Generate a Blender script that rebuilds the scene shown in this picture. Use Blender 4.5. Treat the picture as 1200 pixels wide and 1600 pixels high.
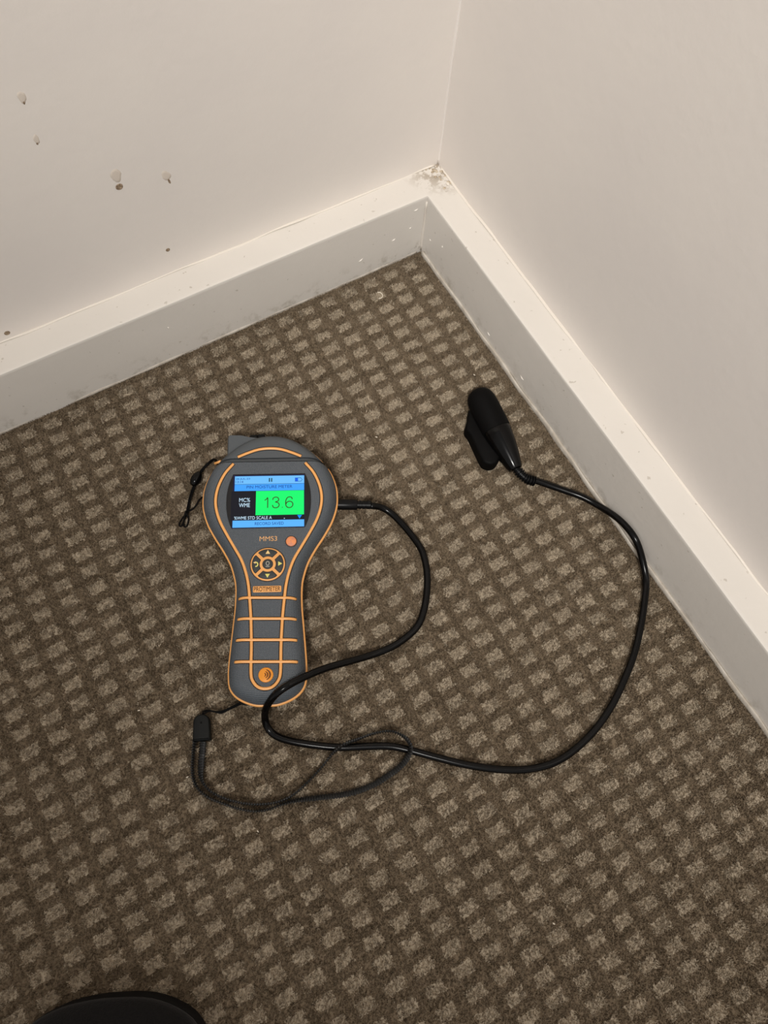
import bpy, bmesh, math, random
import numpy as np
from mathutils import Matrix, Vector

for o in list(bpy.data.objects):
    bpy.data.objects.remove(o)
random.seed(7)
rng = np.random.default_rng(11)
scene = bpy.context.scene
COL = scene.collection
PI = math.pi

# ------------------------------------------------------------------ camera
cam_data = bpy.data.cameras.new('camera')
cam = bpy.data.objects.new('camera', cam_data)
COL.objects.link(cam)
right = Vector((0.86626494, -0.49759068, 0.04459346))
up = Vector((0.44776643, 0.81290088, 0.37242097))
fwd = Vector((0.22156326, 0.30264777, -0.92699193))
m = Matrix((right, up, -fwd)).transposed().to_4x4()
m.translation = Vector((-0.28874, -0.38651, 0.56))
cam.matrix_world = m
cam_data.sensor_fit = 'VERTICAL'
cam_data.sensor_height = 36.0
cam_data.sensor_width = 27.0
cam_data.lens = 1216.41 / 1600 * 36.0
cam_data.clip_start = 0.01
scene.camera = cam

# ------------------------------------------------------------------ light
world = bpy.data.worlds.new('room_ambient')
scene.world = world
world.use_nodes = True
wbg = world.node_tree.nodes['Background']
wbg.inputs[0].default_value = (1.0, 0.975, 0.945, 1)
wbg.inputs[1].default_value = 0.52

lamp_data = bpy.data.lights.new('ceiling_downlight', 'SPOT')
lamp = bpy.data.objects.new('ceiling_downlight', lamp_data)
COL.objects.link(lamp)
lamp.location = (-1.08, -1.34, 2.35)
lamp_aim = Vector((0.24, -0.16, 0.62))
lamp.rotation_euler = (lamp_aim - Vector(lamp.location)).to_track_quat('-Z', 'Y').to_euler()
lamp_data.energy = 268
lamp_data.color = (1.0, 0.972, 0.93)
lamp_data.shadow_soft_size = 0.18
lamp_data.spot_size = math.radians(48)
lamp_data.spot_blend = 1.0

vs = scene.view_settings
vs.view_transform = 'Standard'
vs.look = 'None'
vs.exposure = 0.0
vs.gamma = 1.0
vs.use_curve_mapping = False


# ------------------------------------------------------------------ helpers
def s2l(c):
    c = c / 255.0
    return c / 12.92 if c <= 0.04045 else ((c + 0.055) / 1.055) ** 2.4


def rgb(r, g, b):
    return (s2l(r), s2l(g), s2l(b), 1)


def mat(name, col, rough=0.5, spec=0.5, bump=None, noise_col=None, coat=0.0, sheen=0.0):
    """bump=(scale, strength, distance); noise_col=(colour2, scale, lo, hi)"""
    M = bpy.data.materials.new(name)
    M.use_nodes = True
    nt = M.node_tree
    p = nt.nodes['Principled BSDF']
    p.inputs['Base Color'].default_value = col
    p.inputs['Roughness'].default_value = rough
    p.inputs['Specular IOR Level'].default_value = spec
    p.inputs['Coat Weight'].default_value = coat
    p.inputs['Sheen Weight'].default_value = sheen
    tc = nt.nodes.new('ShaderNodeTexCoord')
    if noise_col:
        c2, sc, lo, hi = noise_col
        n = nt.nodes.new('ShaderNodeTexNoise')
        n.inputs['Scale'].default_value = sc
        n.inputs['Detail'].default_value = 6
        nt.links.new(tc.outputs['Object'], n.inputs['Vector'])
        mr = nt.nodes.new('ShaderNodeMapRange')
        mr.inputs[1].default_value = lo
        mr.inputs[2].default_value = hi
        nt.links.new(n.outputs['Fac'], mr.inputs[0])
        mx = nt.nodes.new('ShaderNodeMix')
        mx.data_type = 'RGBA'
        mx.inputs[6].default_value = col
        mx.inputs[7].default_value = c2
        nt.links.new(mr.outputs[0], mx.inputs[0])
        nt.links.new(mx.outputs[2], p.inputs['Base Color'])
    if bump:
        n = nt.nodes.new('ShaderNodeTexNoise')
        n.inputs['Scale'].default_value = bump[0]
        n.inputs['Detail'].default_value = 4
        nt.links.new(tc.outputs['Object'], n.inputs['Vector'])
        b = nt.nodes.new('ShaderNodeBump')
        b.inputs['Strength'].default_value = bump[1]
        b.inputs['Distance'].default_value = bump[2]
        nt.links.new(n.outputs['Fac'], b.inputs['Height'])
        nt.links.new(b.outputs[0], p.inputs['Normal'])
    return M


def emis(name, col, strength=1.0):
    M = bpy.data.materials.new(name)
    M.use_nodes = True
    p = M.node_tree.nodes['Principled BSDF']
    p.inputs['Base Color'].default_value = (0.01, 0.01, 0.012, 1)
    p.inputs['Roughness'].default_value = 0.3
    p.inputs['Specular IOR Level'].default_value = 0.1
    p.inputs['Emission Color'].default_value = col
    p.inputs['Emission Strength'].default_value = strength
    return M


def link(o, parent=None):
    COL.objects.link(o)
    if parent is not None:
        o.parent = parent
    return o


def mesh(name, verts, faces, material, parent=None, smooth=False, loc=None):
    me = bpy.data.meshes.new(name)
    me.from_pydata([tuple(v) for v in verts], [], [tuple(f) for f in faces])
    me.update()
    me.materials.append(material)
    if smooth:
        me.polygons.foreach_set('use_smooth', [True] * len(me.polygons))
    o = link(bpy.data.objects.new(name, me), parent)
    if loc is not None:
        o.location = loc
    return o


def from_bm(name, bm, material, parent=None, smooth=False):
    bmesh.ops.recalc_face_normals(bm, faces=bm.faces)
    me = bpy.data.meshes.new(name)
    bm.to_mesh(me)
    bm.free()
    me.materials.append(material)
    if smooth:
        me.polygons.foreach_set('use_smooth', [True] * len(me.polygons))
    return link(bpy.data.objects.new(name, me), parent)


def smooth_angle(o, deg=35):
    """smooth shading with sharp edges above an angle"""
    me = o.data
    bm = bmesh.new()
    bm.from_mesh(me)
    for f in bm.faces:
        f.smooth = True
    for e in bm.edges:
        if len(e.link_faces) == 2 and e.calc_face_angle(0) > math.radians(deg):
            e.smooth = False
    bm.to_mesh(me)
    bm.free()
    return o


def empty(name, loc=(0, 0, 0), rz=0.0):
    o = bpy.data.objects.new(name, None)
    o.empty_display_size = 0.02
    o.location = loc
    o.rotation_euler = (0, 0, rz)
    return link(o)


def tag(o, label, cat, group=None, kind=None):
    o['label'] = label
    o['category'] = cat
    if group:
        o['group'] = group
    if kind:
        o['kind'] = kind
    return o


def catmull(P, n=8, closed=False):
    P = np.asarray(P, float)
    N = len(P)
    out = []
    rngI = range(N) if closed else range(N - 1)
    for i in rngI:
        if closed:
            p0, p1, p2, p3 = P[(i - 1) % N], P[i], P[(i + 1) % N], P[(i + 2) % N]
        else:
            p0 = P[i - 1] if i > 0 else 2 * P[0] - P[1]
            p1, p2 = P[i], P[i + 1]
            p3 = P[i + 2] if i + 2 < N else 2 * P[-1] - P[-2]
        for k in range(n):
            t = k / n
            out.append(0.5 * (2 * p1 + (p2 - p0) * t + (2 * p0 - 5 * p1 + 4 * p2 - p3) * t * t
                              + (3 * p1 - p0 - 3 * p2 + p3) * t ** 3))
    if not closed:
        out.append(P[-1])
    return np.array(out)


def resample(P, step=None, n=None, closed=False):
    P = np.asarray(P, float)
    if closed:
        P = np.vstack([P, P[:1]])
    d = np.r_[0, np.cumsum(np.linalg.norm(np.diff(P, axis=0), axis=1))]
    if n is None:
        n = max(2, int(round(d[-1] / step)) + (0 if closed else 1))
    s = np.linspace(0, d[-1], n, endpoint=not closed)
    return np.stack([np.interp(s, d, P[:, k]) for k in range(P.shape[1])], 1)


def sweep(P, half_w, half_h, seg=10, closed=False, up_hint=(0, 0, 1), twist=None, caps=True):
    """sweep an ellipse (half_w sideways, half_h along up) along P; both may be arrays"""
    P = np.asarray(P, float)
    N = len(P)
    hw = np.broadcast_to(np.asarray(half_w, float), (N,))
    hh = np.broadcast_to(np.asarray(half_h, float), (N,))
    if closed:
        T = np.roll(P, -1, 0) - np.roll(P, 1, 0)
    else:
        T = np.gradient(P, axis=0)
    T /= np.linalg.norm(T, axis=1, keepdims=True) + 1e-12
    U = np.broadcast_to(np.asarray(up_hint, float), (N, 3))
    S = np.cross(T, U)
    S /= np.linalg.norm(S, axis=1, keepdims=True) + 1e-12
    W = np.cross(S, T)
    tw = np.zeros(N) if twist is None else np.broadcast_to(twist, (N,))
    S2 = S * np.cos(tw)[:, None] + W * np.sin(tw)[:, None]
    W2 = -S * np.sin(tw)[:, None] + W * np.cos(tw)[:, None]
    a = np.arange(seg) * 2 * PI / seg
    V = (P[:, None] + S2[:, None] * (hw[:, None] * np.cos(a))[..., None]
         + W2[:, None] * (hh[:, None] * np.sin(a))[..., None]).reshape(-1, 3)
    F = []
    M = N if closed else N - 1
    for i in range(M):
        j = (i + 1) % N
        for k in range(seg):
            l = (k + 1) % seg
            F.append((i * seg + k, i * seg + l, j * seg + l, j * seg + k))
    if caps and not closed:
        F.append(tuple(range(seg))[::-1])
        F.append(tuple((N - 1) * seg + k for k in range(seg)))
    return V, F


def offset_poly(P, d):
    """inward offset of a closed CCW polygon by vertex normals"""
    P = np.asarray(P, float)
    T = np.roll(P, -1, 0) - np.roll(P, 1, 0)
    T /= np.linalg.norm(T, axis=1, keepdims=True) + 1e-12
    Nn = np.stack([-T[:, 1], T[:, 0]], 1)
    return P + Nn * d


def loft(rings, cap_bottom=True, cap_top=True):
    """rings: list of (Nx3)"""
    N = len(rings[0])
    V = np.vstack(rings)
    F = []
    for r in range(len(rings) - 1):
        for k in range(N):
            l = (k + 1) % N
            F.append((r * N + k, r * N + l, (r + 1) * N + l, (r + 1) * N + k))
    if cap_bottom:
        F.append(tuple(range(N))[::-1])
    if cap_top:
        b = (len(rings) - 1) * N
        F.append(tuple(b + k for k in range(N)))
    return V, F


def ring(P2, z):
    P2 = np.asarray(P2, float)
    return np.c_[P2, np.full(len(P2), z)]


def prism(name, P2, z0, z1, material, parent=None, bevel=0.0002, smooth=True):
    P2 = np.asarray(P2, float)
    area = 0.5 * np.sum(P2[:, 0] * np.roll(P2[:, 1], -1) - np.roll(P2[:, 0], -1) * P2[:, 1])
    if area < 0:
        P2 = P2[::-1]
    rings = [ring(P2, z0), ring(P2, z1 - bevel), ring(offset_poly(P2, bevel * 0.35), z1 - bevel * 0.35),
             ring(offset_poly(P2, bevel), z1)]
    V, F = loft(rings)
    o = mesh(name, V, F, material, parent)
    if smooth:
        smooth_angle(o, 40)
    return o


def rrect(x0, x1, y0, y1, r, n=5):
    pts = []
    for cx, cy, a0 in ((x1 - r, y1 - r, 0), (x0 + r, y1 - r, 90), (x0 + r, y0 + r, 180), (x1 - r, y0 + r, 270)):
        for k in range(n + 1):
            a = math.radians(a0 + 90 * k / n)
            pts.append((cx + r * math.cos(a), cy + r * math.sin(a)))
    return np.array(pts)


def circle(cx, cy, r, n=40):
    a = np.arange(n) * 2 * PI / n
    return np.c_[cx + r * np.cos(a), cy + r * np.sin(a)]


def lathe(profile, seg=24):
    """profile (r, z) list around local z"""
    V, F = [], []
    a = np.arange(seg) * 2 * PI / seg
    for r, z in profile:
        for t in a:
            V.append((r * math.cos(t), r * math.sin(t), z))
    n = len(profile)
    for i in range(n - 1):
        for k in range(seg):
            l = (k + 1) % seg
            F.append((i * seg + k, i * seg + l, (i + 1) * seg + l, (i + 1) * seg + k))
    F.append(tuple(range(seg))[::-1])
    F.append(tuple((n - 1) * seg + k for k in range(seg)))
    return np.array(V), F


def orient(V, origin, axis, xhint=(0, 0, 1)):
    """map local z to axis, local x to roughly xhint"""
    z = Vector(axis).normalized()
    x = Vector(xhint)
    x = (x - z * x.dot(z)).normalized()
    y = z.cross(x)
    R = np.array([x, y, z])
    return np.asarray(V) @ R + np.array(origin)


def text_mesh(name, body, x0, x1, y0, y1, z, material, parent, depth=0.00008, bold=0.0, keep=False):
    """flat lettering fitted to a rectangle in the parent's frame"""
    cu = bpy.data.curves.new(name, 'FONT')
    cu.body = body
    cu.size = 1.0
    cu.offset = bold
    cu.extrude = 0.01
    tmp = bpy.data.objects.new(name, cu)
    COL.objects.link(tmp)
    bpy.context.view_layer.update()
    dg = bpy.context.evaluated_depsgraph_get()
    me = bpy.data.meshes.new_from_object(tmp.evaluated_get(dg))
    bpy.data.objects.remove(tmp)
    bpy.data.curves.remove(cu)
    me.name = name
    co = np.empty(len(me.vertices) * 3)
    me.vertices.foreach_get('co', co)
    co = co.reshape(-1, 3)
    mn, mx = co.min(0), co.max(0)
    sx = (x1 - x0) / (mx[0] - mn[0])
    sy = (y1 - y0) / (mx[1] - mn[1])
    co[:, 0] = x0 + (co[:, 0] - mn[0]) * sx
    co[:, 1] = y0 + (co[:, 1] - mn[1]) * sy
    co[:, 2] = z + (co[:, 2] - mn[2]) / (mx[2] - mn[2]) * depth
    me.vertices.foreach_set('co', co.ravel())
    me.materials.clear()
    me.materials.append(material)
    return link(bpy.data.objects.new(name, me), parent)


# ------------------------------------------------------------------ room shell
BH, BT = 0.0658, 0.0259        # skirting height and depth
FLOOR_Z = -0.0013
ROOM = 2.6


def paint_mat(name, c1, c2, stain, scuff_z=None, rough=0.45):
    """painted surface: faint mottling, brush relief, dirt near the corner, scuffs along the foot"""
    M = bpy.data.materials.new(name)
    M.use_nodes = True
    nt = M.node_tree
    p = nt.nodes['Principled BSDF']
    p.inputs['Roughness'].default_value = rough
    p.inputs['Specular IOR Level'].default_value = 0.35
    tc = nt.nodes.new('ShaderNodeTexCoord')

    def noise(scale, detail=5, rough=0.55):
        n = nt.nodes.new('ShaderNodeTexNoise')
        n.inputs['Scale'].default_value = scale
        n.inputs['Detail'].default_value = detail
        n.inputs['Roughness'].default_value = rough
        nt.links.new(tc.outputs['Object'], n.inputs['Vector'])
        return n.outputs['Fac']

    def maprange(src, a, b, c=0.0, d=1.0):
        r = nt.nodes.new('ShaderNodeMapRange')
        for i, v in enumerate((a, b, c, d)):
            r.inputs[i + 1].default_value = v
        nt.links.new(src, r.inputs[0])
        return r.outputs[0]

    def mul(a, b):
        q = nt.nodes.new('ShaderNodeMath')
        q.operation = 'MULTIPLY'
        nt.links.new(a, q.inputs[0])
        if isinstance(b, float):
            q.inputs[1].default_value = b
        else:
            nt.links.new(b, q.inputs[1])
        return q.outputs[0]

    def mix(fac, a, b):
        q = nt.nodes.new('ShaderNodeMix')
        q.data_type = 'RGBA'
        nt.links.new(fac, q.inputs[0])
        for idx, v in ((6, a), (7, b)):
            if isinstance(v, tuple):
                q.inputs[idx].default_value = v
            else:
                nt.links.new(v, q.inputs[idx])
        return q.outputs[2]

    col = mix(maprange(noise(9, 4), 0.35, 0.65), c1, c2)
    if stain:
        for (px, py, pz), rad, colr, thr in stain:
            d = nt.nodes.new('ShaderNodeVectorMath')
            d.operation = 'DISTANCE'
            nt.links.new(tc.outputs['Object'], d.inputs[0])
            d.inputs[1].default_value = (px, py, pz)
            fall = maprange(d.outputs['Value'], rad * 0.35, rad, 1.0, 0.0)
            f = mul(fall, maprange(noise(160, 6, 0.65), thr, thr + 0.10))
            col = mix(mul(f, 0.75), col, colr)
    if scuff_z is not None:
        sep = nt.nodes.new('ShaderNodeSeparateXYZ')
        nt.links.new(tc.outputs['Object'], sep.inputs[0])
        low = maprange(sep.outputs['Z'], 0.004, scuff_z, 1.0, 0.0)
        f = mul(low, maprange(noise(70, 8, 0.7), 0.52, 0.66))
        col = mix(mul(f, 0.55), col, rgb(150, 140, 122))
        sp = maprange(noise(210, 2, 0.5), 0.70, 0.74)
        col = mix(mul(sp, 0.4), col, rgb(150, 138, 120))
    nt.links.new(col, p.inputs['Base Color'])
    b = nt.nodes.new('ShaderNodeBump')
    b.inputs['Strength'].default_value = 0.25
    b.inputs['Distance'].default_value = 0.0008
    nt.links.new(noise(120, 5), b.inputs['Height'])
    nt.links.new(b.outputs[0], p.inputs['Normal'])
    return M


M_wall = paint_mat('matt_beige_wall_paint', rgb(225, 218, 211), rgb(221, 214, 208), None, rough=0.55)
M_skirt = paint_mat('cream_gloss_paint', rgb(219, 213, 205), rgb(215, 209, 201),
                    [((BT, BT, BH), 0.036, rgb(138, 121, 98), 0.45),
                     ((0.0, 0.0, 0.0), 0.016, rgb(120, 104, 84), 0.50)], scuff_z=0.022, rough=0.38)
M_bead = mat('dried_paint_bead', rgb(222, 214, 203), 0.4, bump=(300, 0.3, 0.0005))
M_caulk = mat('dusty_caulk', rgb(204, 196, 184), 0.7, bump=(500, 0.5, 0.0006), noise_col=(rgb(182, 172, 158), 90, 0.42, 0.62))
M_hole = mat('brown_plug_hole', rgb(160, 140, 116), 0.8, noise_col=(rgb(116, 97, 78), 700, 0.4, 0.6))
M_filler = mat('old_filler_smear', rgb(208, 197, 185), 0.8)


def grid_wall(name, P0, du, dv, nu, nv, normal, amp, material, thick):
    """slab with a slightly uneven front face"""
    P0, du, dv, normal = (np.array(v, float) for v in (P0, du, dv, normal))
    V, F = [], []
    for j in range(nv + 1):
        for i in range(nu + 1):
            a = 0.0 if i in (0, nu) or j in (0, nv) else amp * (random.random() - 0.5)
            V.append(P0 + du * i / nu + dv * j / nv + normal * a)
    for j in range(nv):
        for i in range(nu):
            q = j * (nu + 1) + i
            F.append((q, q + 1, q + nu + 2, q + nu + 1))
    b = len(V)
    for (i, j) in ((0, 0), (nu, 0), (nu, nv), (0, nv)):
        V.append(P0 + du * i / nu + dv * j / nv - normal * thick)
    F.append((b + 3, b + 2, b + 1, b))
    bottom = [i for i in range(nu + 1)]
    topr = [nv * (nu + 1) + i for i in range(nu + 1)]
    left = [j * (nu + 1) for j in range(nv + 1)]
    rgt = [j * (nu + 1) + nu for j in range(nv + 1)]
    F.append(tuple([b, b + 1] + bottom[::-1]))
    F.append(tuple([b + 2, b + 3] + topr))
    F.append(tuple([b + 3, b] + left))
    F.append(tuple([b + 1, b + 2] + rgt[::-1]))
    bm = bmesh.new()
    vs_ = [bm.verts.new(v) for v in V]
    for f in F:
        bm.faces.new([vs_[k] for k in f])
    o = from_bm(name, bm, material, None, True)
    smooth_angle(o, 30)
    return o


wl = grid_wall('wall_left', (-ROOM, BT, FLOOR_Z), (ROOM + BT, 0, 0), (0, 0, 2.4), 60, 50, (0, -1, 0), 0.0002, M_wall, 0.10)
wr = grid_wall('wall_right', (BT, BT, FLOOR_Z), (0, -ROOM - BT, 0), (0, 0, 2.4), 60, 50, (-1, 0, 0), 0.0002, M_wall, 0.10)
for w_, l_ in ((wl, 'beige painted wall on the left with a few plug holes'), (wr, 'plain beige painted wall on the right')):
    w_['kind'] = 'structure'
    w_['label'] = l_


def skirting(name, along_x):
    """profile (depth out of the wall, z), mitred in the corner"""
    prof = [(BT, FLOOR_Z), (0.0, FLOOR_Z), (0.0, 0.02), (0.0, 0.045), (0.0, BH - 0.0030), (0.0, BH - 0.0009), (0.0003, BH - 0.0003),
            (0.0009, BH), (0.0030, BH), (0.010, BH + 0.0001), (0.018, BH), (BT, BH)]
    n = 90
    V, F = [], []
    s = [0.0] + [((k / n) ** 1.6) * ROOM for k in range(1, n + 1)]
    for k, t in enumerate(s):
        for j, (d, z) in enumerate(prof):
            jig = 0 if j in (0, 1, len(prof) - 1) or k == 0 else (random.random() - 0.5) * 0.00012
            inn = d if k == 0 else d
            # mitre: at the corner the end face runs diagonally
            c = d if k == 0 else -t
            if along_x:
                V.append((c, inn + jig, z + jig))
            else:
                V.append((inn + jig, c, z + jig))
    q = len(prof)
    for k in range(n):
        for j in range(q):
            l = (j + 1) % q
            F.append((k * q + j, k * q + l, (k + 1) * q + l, (k + 1) * q + j))
    F.append(tuple(range(q)))
    F.append(tuple(n * q + j for j in range(q))[::-1])
    bm = bmesh.new()
    vv = [bm.verts.new(v) for v in V]
    for f in F:
        bm.faces.new([vv[i] for i in f])
    o = from_bm(name, bm, M_skirt, None, True)
    smooth_angle(o, 35)
    o['kind'] = 'structure'
    return o


bl = skirting('baseboard_left', True)
br = skirting('baseboard_right', False)
bl['label'] = 'cream painted skirting board along the left wall'
br['label'] = 'cream painted skirting board along the right wall'


def wobble(n, amp, smoothk=5, seed=1):
    r = np.random.default_rng(seed)
    x = r.normal(size=n + 4 * smoothk)
    k = np.ones(smoothk) / smoothk
    x = np.convolve(np.convolve(x, k, 'same'), k, 'same')[2 * smoothk:2 * smoothk + n]
    return x / (np.abs(x).max() + 1e-9) * amp


def bead(name, along_x, inset, z, hw, hh, parent, amp, seed, length=0.95, start=0.004, mater=None):
    n = 260
    t = np.linspace(start, length, n)
    w1, w2, w3 = (wobble(n, amp, 6, seed), wobble(n, amp, 5, seed + 1), wobble(n, 0.45, 5, seed + 2))
    P = np.zeros((n, 3))
    if along_x:
        P[:, 0] = -t + BT * 0
        P[:, 1] = inset + w1
    else:
        P[:, 1] = -t
        P[:, 0] = inset + w1
    P[:, 2] = z + w2
    V, F = sweep(P, hw * (1 + w3), hh * (1 + 0.6 * w3), 8)
    return mesh(name, V, F, mater or M_bead, parent, True)


bead('paint_bead', True, BT + 0.0002, BH + 0.0001, 0.0016, 0.0008, bl, 0.0010, 21, start=-0.022)
bead('paint_bead', False, BT + 0.0002, BH + 0.0001, 0.0018, 0.0008, br, 0.0011, 31, start=-0.022)
bead('caulk_line', False, -0.0008, 0.0008, 0.0012, 0.0036, br, 0.0008, 41, start=0.004, mater=M_caulk)
bead('caulk_line', True, 0.0004, 0.0002, 0.0007, 0.0018, bl, 0.0005, 51, start=0.004, mater=M_caulk)
# paint ridge where the two walls meet
n_ = 150
cw = np.c_[np.full(n_, BT), np.full(n_, BT), np.linspace(BH, 0.9, n_)]
cw[:, 0] += wobble(n_, 0.0008, 5, 61)
cw[:, 1] += wobble(n_, 0.0006, 5, 62)
V, F = sweep(cw, 0.0013 * (1 + wobble(n_, 0.4, 4, 63)), 0.0013, 8, up_hint=(1, 1, 0))
mesh('corner_ridge', V, F, M_wall, wl, True)
# the corner where both boards meet: a crumbly caulk seam and flaked paint
cs = np.array([(-0.0006 - 0.0003 * k, -0.0006, 0.002 + k * 0.0058) for k in range(11)])
cs[:, 0] = -0.0004 + wobble(11, 0.0003, 2, 5)
V, F = sweep(cs, 0.0009 + wobble(11, 0.0004, 2, 6), 0.0009, 7, up_hint=(1, 1, 0))
mesh('corner_seam', V, F, M_bead, bl, True)
M_flake = mat('flaking_plaster', rgb(196, 182, 162), 0.85, bump=(900, 0.6, 0.0006),
              noise_col=(rgb(152, 136, 114), 420, 0.42, 0.6))
for k in range(26):
    r_ = random.random() ** 1.5 * 0.026
    side = random.random() < 0.62
    a_, b_ = BT - random.random() * 0.009, BT - r_
    x_, y_ = (a_, b_) if side else (b_, a_)
    if k < 7:
        x_, y_ = BT - random.random() * 0.010, BT - random.random() * 0.010
    s_ = 0.0005 + random.random() * 0.0010
    bm = bmesh.new()
    bmesh.ops.create_icosphere(bm, subdivisions=1, radius=s_)
    for v in bm.verts:
        v.co = Vector((v.co.x * (0.7 + random.random()), v.co.y * (0.7 + random.random()), v.co.z * (0.2 + 0.25 * random.random())))
        v.co += Vector((x_ - 0.001, y_ - 0.001, BH + s_ * 0.2))
    from_bm('plaster_flake', bm, M_flake if random.random() < 0.6 else M_bead, br if side else bl, False)


M_chip = mat('bare_white_chip', rgb(244, 238, 228), 0.5)
for (x_, z_, dx_c, dz_c) in ((-0.030, 0.030, 0.0035, 0.0012), (-0.062, 0.022, 0.0042, 0.0022), (-0.010, 0.055, 0.0040, 0.0006), (-0.014, 0.036, 0.002, 0.001), (-0.235, 0.040, 0.0012, -0.0025)):
    V, F = sweep([(x_ - dx_c / 2, 0.0, z_ - dz_c / 2), (x_, -0.0002, z_), (x_ + dx_c / 2, 0.0, z_ + dz_c / 2)], [0.0001, 0.0005, 0.0001], 0.0003, 6)
    mesh('paint_chip', V, F, M_chip, bl, True)
for (y_, z_, dy_c, dz_c) in ((-0.030, 0.036, 0.0010, 0.0024), (-0.012, 0.026, 0.002, 0.0006), (-0.11, 0.012, 0.004, 0.001), (-0.16, 0.014, 0.005, 0.0006)):
    V, F = sweep([(0.0, y_ - dy_c / 2, z_ - dz_c / 2), (-0.0002, y_, z_), (0.0, y_ + dy_c / 2, z_ + dz_c / 2)], [0.0001, 0.0004, 0.0001], 0.0003, 6)
    mesh('paint_chip', V, F, M_chip, br, True)


# plug holes, filler smears on the left wall
def plug_hole(x, z, r):
    V, F = lathe([(r * 1.25, 0.0), (r * 1.15, 0.00022), (r * 0.95, 0.0003), (r * 0.78, 0.00012), (r * 0.4, 0.0001)], 18)
    V = orient(V, (x, BT - 0.0001, z), (0, -1, 0))
    o = mesh('plug_hole', V, F, M_hole, wl, True)
    o['label'] = 'small brown plug hole in the wall'


def smear(x, z, rx, rz, thick=0.00025, material=None, tilt=0.0):
    n = 22
    P = []
    for k in range(n):
        a = 2 * PI * k / n
        q = 1 + 0.08 * math.sin(3 * a + x * 900) + 0.15 * random.random()
        u_, v_ = rx * q * math.cos(a), rz * q * math.sin(a)
        P.append((u_ * math.cos(tilt) - v_ * math.sin(tilt), u_ * math.sin(tilt) + v_ * math.cos(tilt)))
    P = np.array(P)
    rings = [np.c_[x + P[:, 0] * s, np.full(n, BT - d), z + P[:, 1] * s] for s, d in
             ((1.15, -0.0004), (1.0, 0.00008), (0.6, 0.00012 + thick * 0.3), (0.2, 0.00012 + thick * 0.3))]
    V, F = loft(rings)
    bm = bmesh.new()
    vv = [bm.verts.new(v) for v in V]
    for f in F:
        bm.faces.new([vv[i] for i in f])
    from_bm('filler_smear', bm, material or M_filler, wl, True)


plug_hole(-0.2308, 0.1603, 0.0020)
smear(-0.2303, 0.1695, 0.0032, 0.0050)
smear(-0.1990, 0.1552, 0.0026, 0.0040, material=M_filler, tilt=0.3)
smear(-0.1980, 0.1500, 0.0007, 0.0022, 0.0003, M_hole, 0.15)
plug_hole(-0.2127, 0.0903, 0.0013)
smear(-0.2666, 0.2133, 0.0014, 0.0030, 0.0002)
smear(-0.2671, 0.2104, 0.0005, 0.0009, 0.0003, M_hole)
smear(-0.2644, 0.2405, 0.0020, 0.0034, 0.0002)
smear(-0.2645, 0.2372, 0.0006, 0.0011, 0.0003, M_hole)
plug_hole(-0.3423, 0.0728, 0.0017)

# ------------------------------------------------------------------ carpet
PX, PY = 0.0208, 0.01435
OX, OY = -0.0785, -0.0817
C_LIGHT, C_MID, C_DARK = rgb(172, 158, 138), rgb(131, 116, 97), rgb(103, 89, 72)


def carpet_base_mat():
    M = bpy.data.materials.new('woven_carpet_base')
    M.use_nodes = True
    nt = M.node_tree
    p = nt.nodes['Principled BSDF']
    p.inputs['Roughness'].default_value = 1.0
    p.inputs['Specular IOR Level'].default_value = 0.05
    tc = nt.nodes.new('ShaderNodeTexCoord')
    n1 = nt.nodes.new('ShaderNodeTexNoise')
    n1.inputs['Scale'].default_value = 260
    n1.inputs['Detail'].default_value = 3
    nt.links.new(tc.outputs['Object'], n1.inputs['Vector'])
    sep = nt.nodes.new('ShaderNodeSeparateXYZ')
    nt.links.new(tc.outputs['Object'], sep.inputs[0])

    def m_(op, a, b=None):
        q = nt.nodes.new('ShaderNodeMath')
        q.operation = op
        for i, v in enumerate((a, b)):
            if v is None:
                continue
            if isinstance(v, (int, float)):
                q.inputs[i].default_value = v
            else:
                nt.links.new(v, q.inputs[i])
        return q.outputs[0]

    jit = m_('MULTIPLY', m_('SUBTRACT', n1.outputs['Fac'], 0.5), 0.35)
    du = m_('ABSOLUTE', m_('SUBTRACT', m_('FRACT', m_('ADD', m_('DIVIDE', m_('SUBTRACT', sep.outputs['X'], OX), PX), 0.5)), 0.5))
    dv = m_('ABSOLUTE', m_('SUBTRACT', m_('FRACT', m_('ADD', m_('DIVIDE', m_('SUBTRACT', sep.outputs['Y'], OY), PY), 0.5)), 0.5))
    inside = m_('MULTIPLY', m_('LESS_THAN', m_('ADD', du, jit), 0.30), m_('LESS_THAN', m_('ADD', dv, jit), 0.27))
    n2 = nt.nodes.new('ShaderNodeTexNoise')
    n2.inputs['Scale'].default_value = 150
    nt.links.new(tc.outputs['Object'], n2.inputs['Vector'])
    a = nt.nodes.new('ShaderNodeMix')
    a.data_type = 'RGBA'
    a.inputs[6].default_value = C_DARK
    a.inputs[7].default_value = C_MID
    nt.links.new(n2.outputs['Fac'], a.inputs[0])
    b = nt.nodes.new('ShaderNodeMix')
    b.data_type = 'RGBA'
    nt.links.new(a.outputs[2], b.inputs[6])
    b.inputs[7].default_value = C_LIGHT
    nt.links.new(inside, b.inputs[0])
    nt.links.new(b.outputs[2], p.inputs['Base Color'])
    return M


def fibre_mat():
    M = bpy.data.materials.new('carpet_wool')
    M.use_nodes = True
    nt = M.node_tree
    p = nt.nodes['Principled BSDF']
    p.inputs['Roughness'].default_value = 0.95
    p.inputs['Specular IOR Level'].default_value = 0.08
    at = nt.nodes.new('ShaderNodeAttribute')
    at.attribute_name = 'wool'
    nt.links.new(at.outputs['Color'], p.inputs['Base Color'])
    return M


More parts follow.
